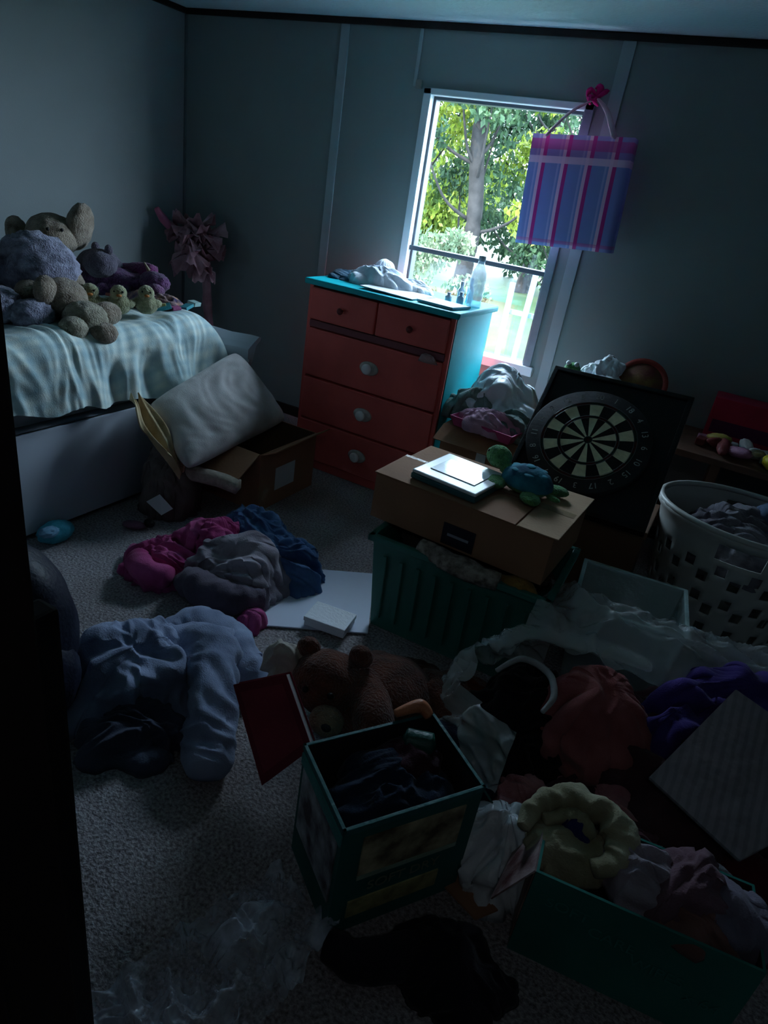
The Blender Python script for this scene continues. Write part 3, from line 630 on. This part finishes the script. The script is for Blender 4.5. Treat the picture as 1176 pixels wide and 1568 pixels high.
g=group("red_toy_box");rm=M("red_box_print",s(185,34,66),.5,.2,6,.1,40);box("carton",(.0,3.38,.66),(.45,3.55,.86),rm,g);box("print_band",(.02,3.376,.70),(.3,3.381,.76),M("box_print",s(90,20,70),.5),g,.001)
g=group("toy_clutter")
for i in range(16):
    x=-.05+.6*random.random();y=3.12+.2*random.random();c=random.choice([s(170,170,170),s(170,150,70),s(80,120,160),s(160,110,135),s(130,60,60),s(180,178,172)])
    if i%2:blob("toy_%d"%i,(x,y,.69+.02*random.random()),(.05+.02*random.random(),.025,.022),M("toy_col_%d"%i,c,.5),g,(0,.2,i),.35,3,3,i,True)
    else:box("toy_%d"%i,(-.035,-.02,0),(.035,.02,.03),M("toy_col_%d"%i,c,.5),g,.006,TR((x,y,.665),(0,0,i)))
g=group("rubber_duck_toy");ye=M("yellow_rubber",s(220,200,50),.4);blob("body",(.3,3.13,.70),(.04,.05,.035),ye,g,amp=.05);blob("head",(.31,3.10,.75),.026,ye,g,amp=0);blob("beak",(.315,3.07,.748),(.01,.012,.006),orange,g,amp=0,sub=2)
g=group("round_tambourine");mm=TR((-.34,3.42,.82),(1.1,0,.1));lathe("rim",[(.10,-.02),(.125,-.02),(.125,.02),(.10,.02),(.10,-.02)],M("tamb_red",s(150,60,52),.5),40,g,mm);lathe("skin",[(0,.014),(.10,.014),(.10,.018),(0,.018)],M("tamb_yellow",s(160,130,70),.6,.3,14,col2=s(120,60,60)),40,g,mm)
g=group("white_gift_sack");heap("sack",-.54,3.40,.13,.09,.20,bagm,.66,47,0,1.1,10,g);blob("tuft",(-.50,3.40,.86),(.05,.04,.05),bagm,g,amp=.4,ridged=True,freq=5)
g=group("green_plush_frog");blob("body",(-.66,3.30,.74),(.06,.05,.08),gf,g);blob("head",(-.65,3.27,.84),(.04,.04,.033),gf,g);
for k in(-1,1):blob("eye_%d"%k,(-.65+.02*k,3.25,.87),.012,white,g,amp=0,sub=3)
# ---------------------------------------------------------------- laundry basket
g=group("laundry_basket");bk=M("basket_white_plastic",s(185,188,182),.45,.05,4,.05,40,spec=.5)
bm=bmesh.new();SG=96;RW=26;R=[];BX,BY=.27,2.75
for i in range(RW+1):
    t=i/RW;r=.215+.085*t+(.012 if i>=RW-1 else 0);z=.57*t
    R.append([bm.verts.new((r*1.1*math.cos(2*pi*j/SG),r*.92*math.sin(2*pi*j/SG),z)) for j in range(SG)])
for i in range(RW):
    for j in range(SG):
        slot=(i in(4,5,6,7,10,11,12,13,16,17,18,19)) and (j+((i//6)%2)*3)%6 in(0,1)
        handle=i in(21,22,23) and ((j%48) in range(20,28))
        if slot or handle:continue
        bm.faces.new([R[i][j],R[i][(j+1)%SG],R[i+1][(j+1)%SG],R[i+1][j]])
bm.faces.new(R[0])
o=finish(bm,"tub",bk,g,True,TR((BX,BY,0)));md=o.modifiers.new("s",'SOLIDIFY');md.thickness=.006
pts=[(BX+.333*math.cos(t*pi/18),BY+.28*math.sin(t*pi/18),.57) for t in range(37)]
tube("rim",pts,[.011]*37,bk,g,10,steps=1,caps=False)
heap("laundry_grey",BX,BY,.22,.19,.16,cloth("dark_laundry",s(90,88,100),s(135,133,140)),.38,51,0,1.1,10,g)
heap("laundry_blue",BX+.12,BY+.07,.12,.10,.12,cloth("slate_laundry",s(95,112,138)),.48,52,0,1.0,12,g)
# ---------------------------------------------------------------- clear bin
g=group("clear_plastic_bin");cb=plastic_clear("clear_bin_plastic",(.7,.9,.9),.35,.2)
bmx=TR((-.02,2.2,.0),(0,0,.12));openbox("bin",.36,.34,.35,bmx,cb,cb,g,.006,.03)
cbl=plastic_clear("clear_bin_lip",(.7,.92,.92),.7,.2)
for nm,a,b in(("lip_f",(-.19,-.18,.34),(.19,-.165,.352)),("lip_b",(-.19,.165,.34),(.19,.18,.352)),("lip_l",(-.19,-.18,.34),(-.175,.18,.352)),("lip_r",(.175,-.18,.34),(.19,.18,.352))):box(nm,a,b,cbl,g,.004,bmx)
heap("contents",-.02,2.2,.13,.12,.16,cloth("bin_contents",s(110,90,90)),.01,53,0,.9,12,g,n=24,m=60)
# ---------------------------------------------------------------- big clothes / bag heap on the right
g=group("laundry_heap")
dk=cloth("dark_maroon_cloth",s(60,42,48),s(86,58,62));pur=cloth("purple_cloth",s(54,40,104),s(78,60,134));redc=cloth("dusty_red_cloth",s(150,78,80),s(172,104,102));blkc=cloth("black_cloth",s(20,19,24))
pkc=cloth("dusty_pink_cloth",s(175,108,112),s(195,138,138))
heap("dark_base",.2,1.68,.5,.34,.24,dk,0,61,.1,.9,6,g)
heap("black_shirt",-.17,1.55,.2,.16,.28,blkc,0,62,0,.9,8,g)
heap("red_shirt",.0,1.60,.15,.13,.09,redc,.26,63,.3,.9,7,g,drop=.10)
heap("purple_dress",.38,1.88,.30,.15,.16,pur,.22,64,.5,.9,6,g,drop=.14)
heap("purple_sleeve",.20,1.70,.18,.08,.07,pur,.24,65,.6,.9,7,g,drop=.1)
heap("pink_shirt",-.12,1.36,.2,.11,.12,pkc,.0,66,-.3,.9,8,g)
heap("pink_cloth",.10,1.42,.15,.1,.15,pkc,.0,67,-.3,.9,8,g)
heap("maroon_cloth",.42,1.44,.2,.11,.14,cloth("deep_red_cloth",s(90,32,42)),0,68,.2,.9,8,g)
tube("white_headband",[(-.28,1.52,.33),(-.23,1.58,.36),(-.15,1.57,.36),(-.11,1.50,.35),(-.12,1.44,.33)],[.006,.009,.010,.009,.006],M("headband_grey",s(165,165,165),.5),g,12,.1)
filmy=plastic_clear("filmy_bag_plastic",(.85,.92,.92),.32,.2)
g=group("plastic_laundry_bag")
def film1(u,v):
    x=-.28+1.0*u;y=1.78+.34*v+.12*u
    z=.28+.10*math.sin(pi*min(1,v*.9+.05))+.03*math.sin(u*5+1)+.06*ridge((x,y*1.6,0),7,71)
    return Vector((x+.03*noise.noise(Vector((u*4,v*4,1))),y-.06*math.sin(u*6),z-.12*max(0,v-.8)*5*.4))
sheet("film_top",film1,filmy,g,150,60)
def film2(u,v):
    a=pi*(.55+.95*u);rx=.21+.05*v;c=Vector((-.15,1.52,0))
    e=.10*noise.noise(Vector((u*3,5,1)))
    x=c.x+rx*math.cos(a);y=c.y+rx*.95*math.sin(a);z=.34-(.17+e)*v
    k=ridge((x*1.2,y*1.2,z*1.2),10,73)
    return Vector((x+.05*k*math.cos(a),y+.05*k*math.sin(a),max(.005,z+.03*k)))
sheet("film_side",film2,plastic_clear("bag_film_side",(.75,.8,.8),.38,.25),g,130,50)
tube("film_edge",[(-.33,1.62,.33),(-.25,1.74,.35),(-.08,1.80,.35),(.1,1.84,.34)],[.02,.03,.03,.02],filmy,g,18,.8,16,12,.5)
def lined():
    m,nt,b,o=newmat("lined_paper");co=coords(nt)
    w=nt.nodes.new("ShaderNodeTexWave");w.inputs["Scale"].default_value=14;w.inputs["Distortion"].default_value=2;w.inputs["Detail"].default_value=3;nt.links.new(co,w.inputs["Vector"])
    nt.links.new(ramp(nt,w.outputs[1],[(.2,s(112,106,110)),(.6,s(126,120,123))],'LINEAR'),b.inputs["Base Color"]);b.inputs["Roughness"].default_value=.8;addbump(nt,b,9,.3,co,.02);return m
slab("lined_paper_pad",[(.17,1.44,.28),(.40,1.36,.24),(.66,1.68,.36),(.31,1.76,.42)],.01,lined(),None,.002)
# brown bear
g=group("brown_bear_plush");br=fur("brown_bear_fur",s(98,54,42),s(126,72,54));mz=fur("bear_muzzle",s(150,130,104))
blob("body",(-.54,1.36,.17),(.17,.16,.14),br,g,amp=.06,sd=1);blob("head",(-.67,1.25,.26),(.10,.095,.085),br,g,amp=.05,sd=2)
blob("muzzle",(-.60,1.15,.235),(.047,.042,.038),mz,g,amp=.04);blob("nose",(-.58,1.115,.25),(.014,.011,.009),black,g,amp=0,sub=3)
blob("ear_l",(-.75,1.27,.325),(.035,.028,.032),br,g);blob("ear_r",(-.61,1.32,.335),(.035,.028,.032),br,g)
for k,e in enumerate(((-.68,1.16,.29),(-.61,1.17,.30))):blob("eye_%d"%k,e,.009,black,g,amp=0,sub=3)
tube("arm_l",[(-.58,1.32,.25),(-.50,1.22,.25),(-.46,1.17,.21)],[.055,.055,.045],br,g,16,.1);tube("arm_r",[(-.44,1.43,.22),(-.34,1.4,.2),(-.29,1.33,.18)],[.06,.06,.05],br,g,16,.1)
tube("leg_l",[(-.46,1.48,.17),(-.38,1.58,.14),(-.33,1.64,.1)],[.07,.07,.06],br,g,16,.1)
heap("hat_white",-.80,1.24,.06,.04,.06,cloth("white_felt",s(185,175,165)),.26,27,0,.9,14,g,n=24,m=60,drop=.05)
g=group("dark_clothes_pile");heap("pile",-.55,1.52,.26,.16,.14,cloth("brown_clothes",s(72,50,44)),0,81,.2,.9,8,g);heap("navy",-.3,1.32,.14,.12,.22,cloth("navy_clothes",s(34,42,62)),0,82,.2,.9,9,g);heap("rust",-.38,1.56,.14,.1,.17,cloth("rust_clothes",s(110,54,38)),0,83,.2,.9,9,g)
g=group("orange_toy");tube("body",[(-.42,1.16,.36),(-.38,1.21,.37),(-.35,1.21,.355)],[.010,.018,.013],M("orange_plastic",s(190,118,84),.4),g,14)
tube("green_part",[(-.37,1.13,.33),(-.31,1.15,.33)],[.03,.03],M("dark_green_plastic",s(26,80,70),.4),g,14)
# ---------------------------------------------------------------- diaper box (centre)
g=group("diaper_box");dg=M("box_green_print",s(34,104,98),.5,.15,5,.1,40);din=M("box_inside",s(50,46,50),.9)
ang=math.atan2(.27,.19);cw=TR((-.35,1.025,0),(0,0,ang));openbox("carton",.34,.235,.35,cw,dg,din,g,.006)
tealr=M("box_rim_teal",s(40,105,105),.5)
for nm,a,b in(("rim_f",(-.172,-.12,.335),(.172,-.112,.352)),("rim_b",(-.172,.112,.335),(.172,.12,.352)),("rim_l",(-.172,-.12,.335),(-.164,.12,.352)),("rim_r",(.164,-.12,.335),(.172,.12,.352))):box(nm,a,b,tealr,g,.001,cw)
ph=M("printed_photo",s(120,105,84),.5,.5,14,.0,30,col2=s(205,192,156))
box("picture_panel",(-.12,-.121,.19),(.13,-.1175,.31),ph,g,0,cw);box("picture_band",(-.12,-.1212,.175),(.13,-.1176,.188),M("band_pale",s(150,170,150),.5),g,0,cw);box("text_panel",(-.13,-.121,.05),(.1,-.1175,.105),M("print_yellow",s(165,156,108),.5,.3,30),g,0,cw)
box("side_panel_art",(-.1735,-.10,.10),(-.1695,.10,.30),M("print_side",s(120,110,120),.5,.5,14,col2=s(205,210,215)),g,0,cw)
box("side_band",(-.1738,-.115,.30),(-.1697,.115,.33),M("side_teal",s(70,150,145),.5),g,0,cw)
text("brand_words","SOFT DRY",.04,M("print_cream",s(120,130,110),.5),g,cw@TR((0,-.1225,.145),(pi/2,0,0)))
slab("flap",[cw@Vector((.17,-.11,.345)),cw@Vector((.17,.11,.345)),cw@Vector((.22,.11,.27)),cw@Vector((.22,-.11,.27))],.004,dg,g,0)
q=heap("clothes",0,0,.15,.095,.07,cloth("dark_teal_clothes",s(24,34,52),s(40,54,74)),.245,84,0,.9,10,g,n=34,m=80);q.matrix_world=cw
q=heap("clothes_wine",.06,.04,.09,.06,.05,cloth("wine_clothes",s(60,34,44)),.28,85,0,.9,12,g,n=30,m=60);q.matrix_world=cw
g=group("maroon_binder");mar=M("maroon_cover",s(125,38,54),.5,.15,6,.15,60)
P=[Vector(p) for p in((-.83,1.05,.30),(-.665,.98,.11),(-.57,1.04,.25),(-.70,1.09,.38))]
n_=(P[1]-P[0]).cross(P[3]-P[0]).normalized()
slab("cover_front",P,.004,mar,g,.001);slab("pages",[p*.96+(sum(P,Vector())/4)*.04-n_*.022 for p in P],.021,M("pages",s(190,180,180),.9),g,.001);slab("cover_back",[p-n_*.026 for p in P],.004,mar,g,.001)
slab("gold_border",[p*.8+(sum(P,Vector())/4)*.2+n_*.0042 for p in P],.0006,M("cover_inset",s(145,50,66),.5),g,0)
# ---------------------------------------------------------------- wipes box bottom right with bag and clothes
g=group("wipes_box");gb=M("green_print",s(40,120,110),.5,.15,4,.1,40)
BH=.27
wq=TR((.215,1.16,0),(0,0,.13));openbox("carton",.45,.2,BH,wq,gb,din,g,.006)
lt=M("light_print",s(52,134,124),.5)
for i in range(4):text("print_%d"%i,("SOFT","CARE","WIPES","x 64")[i],.04,lt,g,wq@TR((-.14+.10*i,-.1015,.20-.03*i),(pi/2,0,0)))
box("art_side",(-.2275,-.09,.03),(-.2235,.09,.25),M("side_art",s(150,120,110),.5,.4,14,col2=s(200,165,150)),g,0,wq)
slab("flap_left",[wq@Vector((-.225,-.10,BH)),wq@Vector((-.225,.02,BH)),wq@Vector((-.27,.02,.15)),wq@Vector((-.29,-.10,.13))],.004,M("flap_print",s(130,80,80),.5,.4,12,col2=s(190,170,170)),g,0)
cols=[s(150,140,150),s(110,84,94),s(110,105,120),s(120,88,82)]
for i,(x,y,rx,ry,h) in enumerate(((.20,1.16,.08,.07,.07),(.29,1.18,.09,.07,.08),(.38,1.19,.07,.07,.07),(.30,1.13,.10,.05,.05))):
    heap("baby_clothes_%d"%i,x,y,rx,ry,h,cloth("baby_cloth_%d"%i,cols[i]),.23,95+i,i,1.0,11,g,n=30,m=80)
g=group("drawstring_bag");iv=cloth("ivory_cloth",s(158,152,120),s(180,175,148))
heap("bag_body",.055,1.16,.11,.065,.035,iv,.24,91,.3,.8,8,g,drop=.02)
tube("bag_rim",[(-.05,1.13,.26),(-.045,1.19,.28),(.01,1.23,.30),(.08,1.24,.31),(.135,1.21,.30),(.15,1.15,.28),(.11,1.11,.27)],[.012,.018,.022,.026,.028,.022,.014],iv,g,26,.9,16,16)
tube("bag_inner_fold",[(-.02,1.17,.27),(.03,1.20,.29),(.09,1.18,.29)],[.012,.018,.012],iv,g,22,.9,18,14)
heap("blue_inside",.055,1.185,.04,.025,.03,cloth("royal_blue",s(44,52,110)),.275,93,0,.7,14,g,n=24,m=60,drop=.02)
g=group("white_plastic_bag");heap("bag",-.09,1.20,.10,.09,.16,bagm,0,92,.3,1.1,8,g)
slab("cardboard_scrap",[(-.20,1.08,.01),(-.08,1.04,.01),(-.04,1.08,.03),(-.16,1.14,.02)],.005,card)
g=group("black_jacket");heap("jacket",-.09,.90,.13,.08,.07,cloth("black_fleece",s(34,32,38)),0,55,.4,1.0,9,g);tube("sleeve",[(-.16,.88,.04),(-.25,.80,.04),(-.33,.79,.03)],[.04,.035,.03],cloth("black_sleeve",s(38,36,42)),g,22,.4,12,14)
g=group("white_doll_clothes");heap("dress",.36,1.34,.09,.05,.18,cloth("doll_white_cloth",s(150,150,158)),.0,97,0,1.0,11,g);heap("mauve_cloth",.22,1.33,.09,.06,.17,cloth("doll_mauve_cloth",s(100,66,74)),0,98,0,1.0,11,g)
# crumpled clear plastic bag in the foreground
def filmfg():
    m,nt,b,o=newmat("clear_film");co=coords(nt)
    b.inputs["Base Color"].default_value=(.8,.88,1,1);b.inputs["Roughness"].default_value=.18;b.inputs["Specular IOR Level"].default_value=1
    b.inputs["Metallic"].default_value=.0
    addbump(nt,b,18,.8,co,.03)
    n=nt.nodes.new("ShaderNodeTexNoise");n.inputs["Scale"].default_value=9;n.inputs["Detail"].default_value=6;nt.links.new(co,n.inputs["Vector"])
    f=ramp(nt,n.outputs[0],[(.38,(.12,)*3),(.52,(.38,)*3),(.66,(.75,)*3)],'LINEAR')
    t=nt.nodes.new("ShaderNodeBsdfTransparent");mx=nt.nodes.new("ShaderNodeMixShader")
    nt.links.new(f,mx.inputs[0]);nt.links.new(t.outputs[0],mx.inputs[1]);nt.links.new(b.outputs[0],mx.inputs[2]);nt.links.new(mx.outputs[0],o.inputs[0]);return m
def wrap(u,v):
    x=-.66+(.30-.10*v)*u+.13*v+.035*noise.noise(Vector((v*5,u*2,1)));y=.40+.46*v-.03*u+.05*noise.noise(Vector((u*6,v*3,4)))
    k=.5+.5*math.sin(pi*u)*math.sin(pi*v)
    z=.012+.11*k*max(0,ridge((x+.3*y,y*1.4,0),7,5))+.05*max(0,ridge((x,y*1.4,0),19,6))
    return Vector((x,y,z))
sheet("clear_plastic_bag",wrap,filmfg(),None,150,150)
# ---------------------------------------------------------------- light
w=bpy.data.worlds.new("sky");SC.world=w;w.use_nodes=True
bg=w.node_tree.nodes["Background"];bg.inputs[0].default_value=(.57,.78,1.0,1);bg.inputs[1].default_value=31
sl=bpy.data.lights.new("sun_light","SUN");sl.energy=16;sl.angle=.02;sl.color=(1,.93,.8);so=bpy.data.objects.new("sun_light",sl);COL.objects.link(so)
so.rotation_euler=Vector((.35,.75,-.9)).to_track_quat('-Z','Y').to_euler()
pl=bpy.data.lights.new("window_portal","AREA");pl.shape='RECTANGLE';pl.size=WX1-WX0;pl.size_y=WZ1-WZ0
pl.cycles.is_portal=True
po=bpy.data.objects.new("window_portal",pl);COL.objects.link(po);po.location=((WX0+WX1)/2,D+.12,(WZ0+WZ1)/2);po.rotation_euler=(-pi/2,0,0)
hl=bpy.data.lights.new("hall_fill_light","AREA");hl.shape='DISK';hl.size=.35;hl.energy=1.15;hl.color=(.85,.92,1)  # added fill lamp in the unseen hall, lifts the dim foreground
ho=bpy.data.objects.new("hall_fill_light",hl);COL.objects.link(ho);ho.location=(.15,-.45,H-.03)
ho.rotation_euler=Vector((0,.9,-.8)).to_track_quat('-Z','Y').to_euler()
# ---------------------------------------------------------------- camera
cam=bpy.data.cameras.new("camera");co=bpy.data.objects.new("camera",cam);COL.objects.link(co)
yaw,pit,rol=map(math.radians,(-24.938,26.159,9.443))
F=Vector((math.sin(yaw)*math.cos(pit),math.cos(yaw)*math.cos(pit),-math.sin(pit)))
R0=Vector((math.cos(yaw),-math.sin(yaw),0));U0=R0.cross(F)
Rr=math.cos(rol)*R0+math.sin(rol)*U0;Uu=-math.sin(rol)*R0+math.cos(rol)*U0
Bk=-F
co.matrix_world=Matrix(((Rr.x,Uu.x,Bk.x,0),(Rr.y,Uu.y,Bk.y,0),(Rr.z,Uu.z,Bk.z,1.5),(0,0,0,1)))
cam.sensor_width=36;cam.lens=36*1006.1/1568;cam.clip_start=.02
SC.camera=co
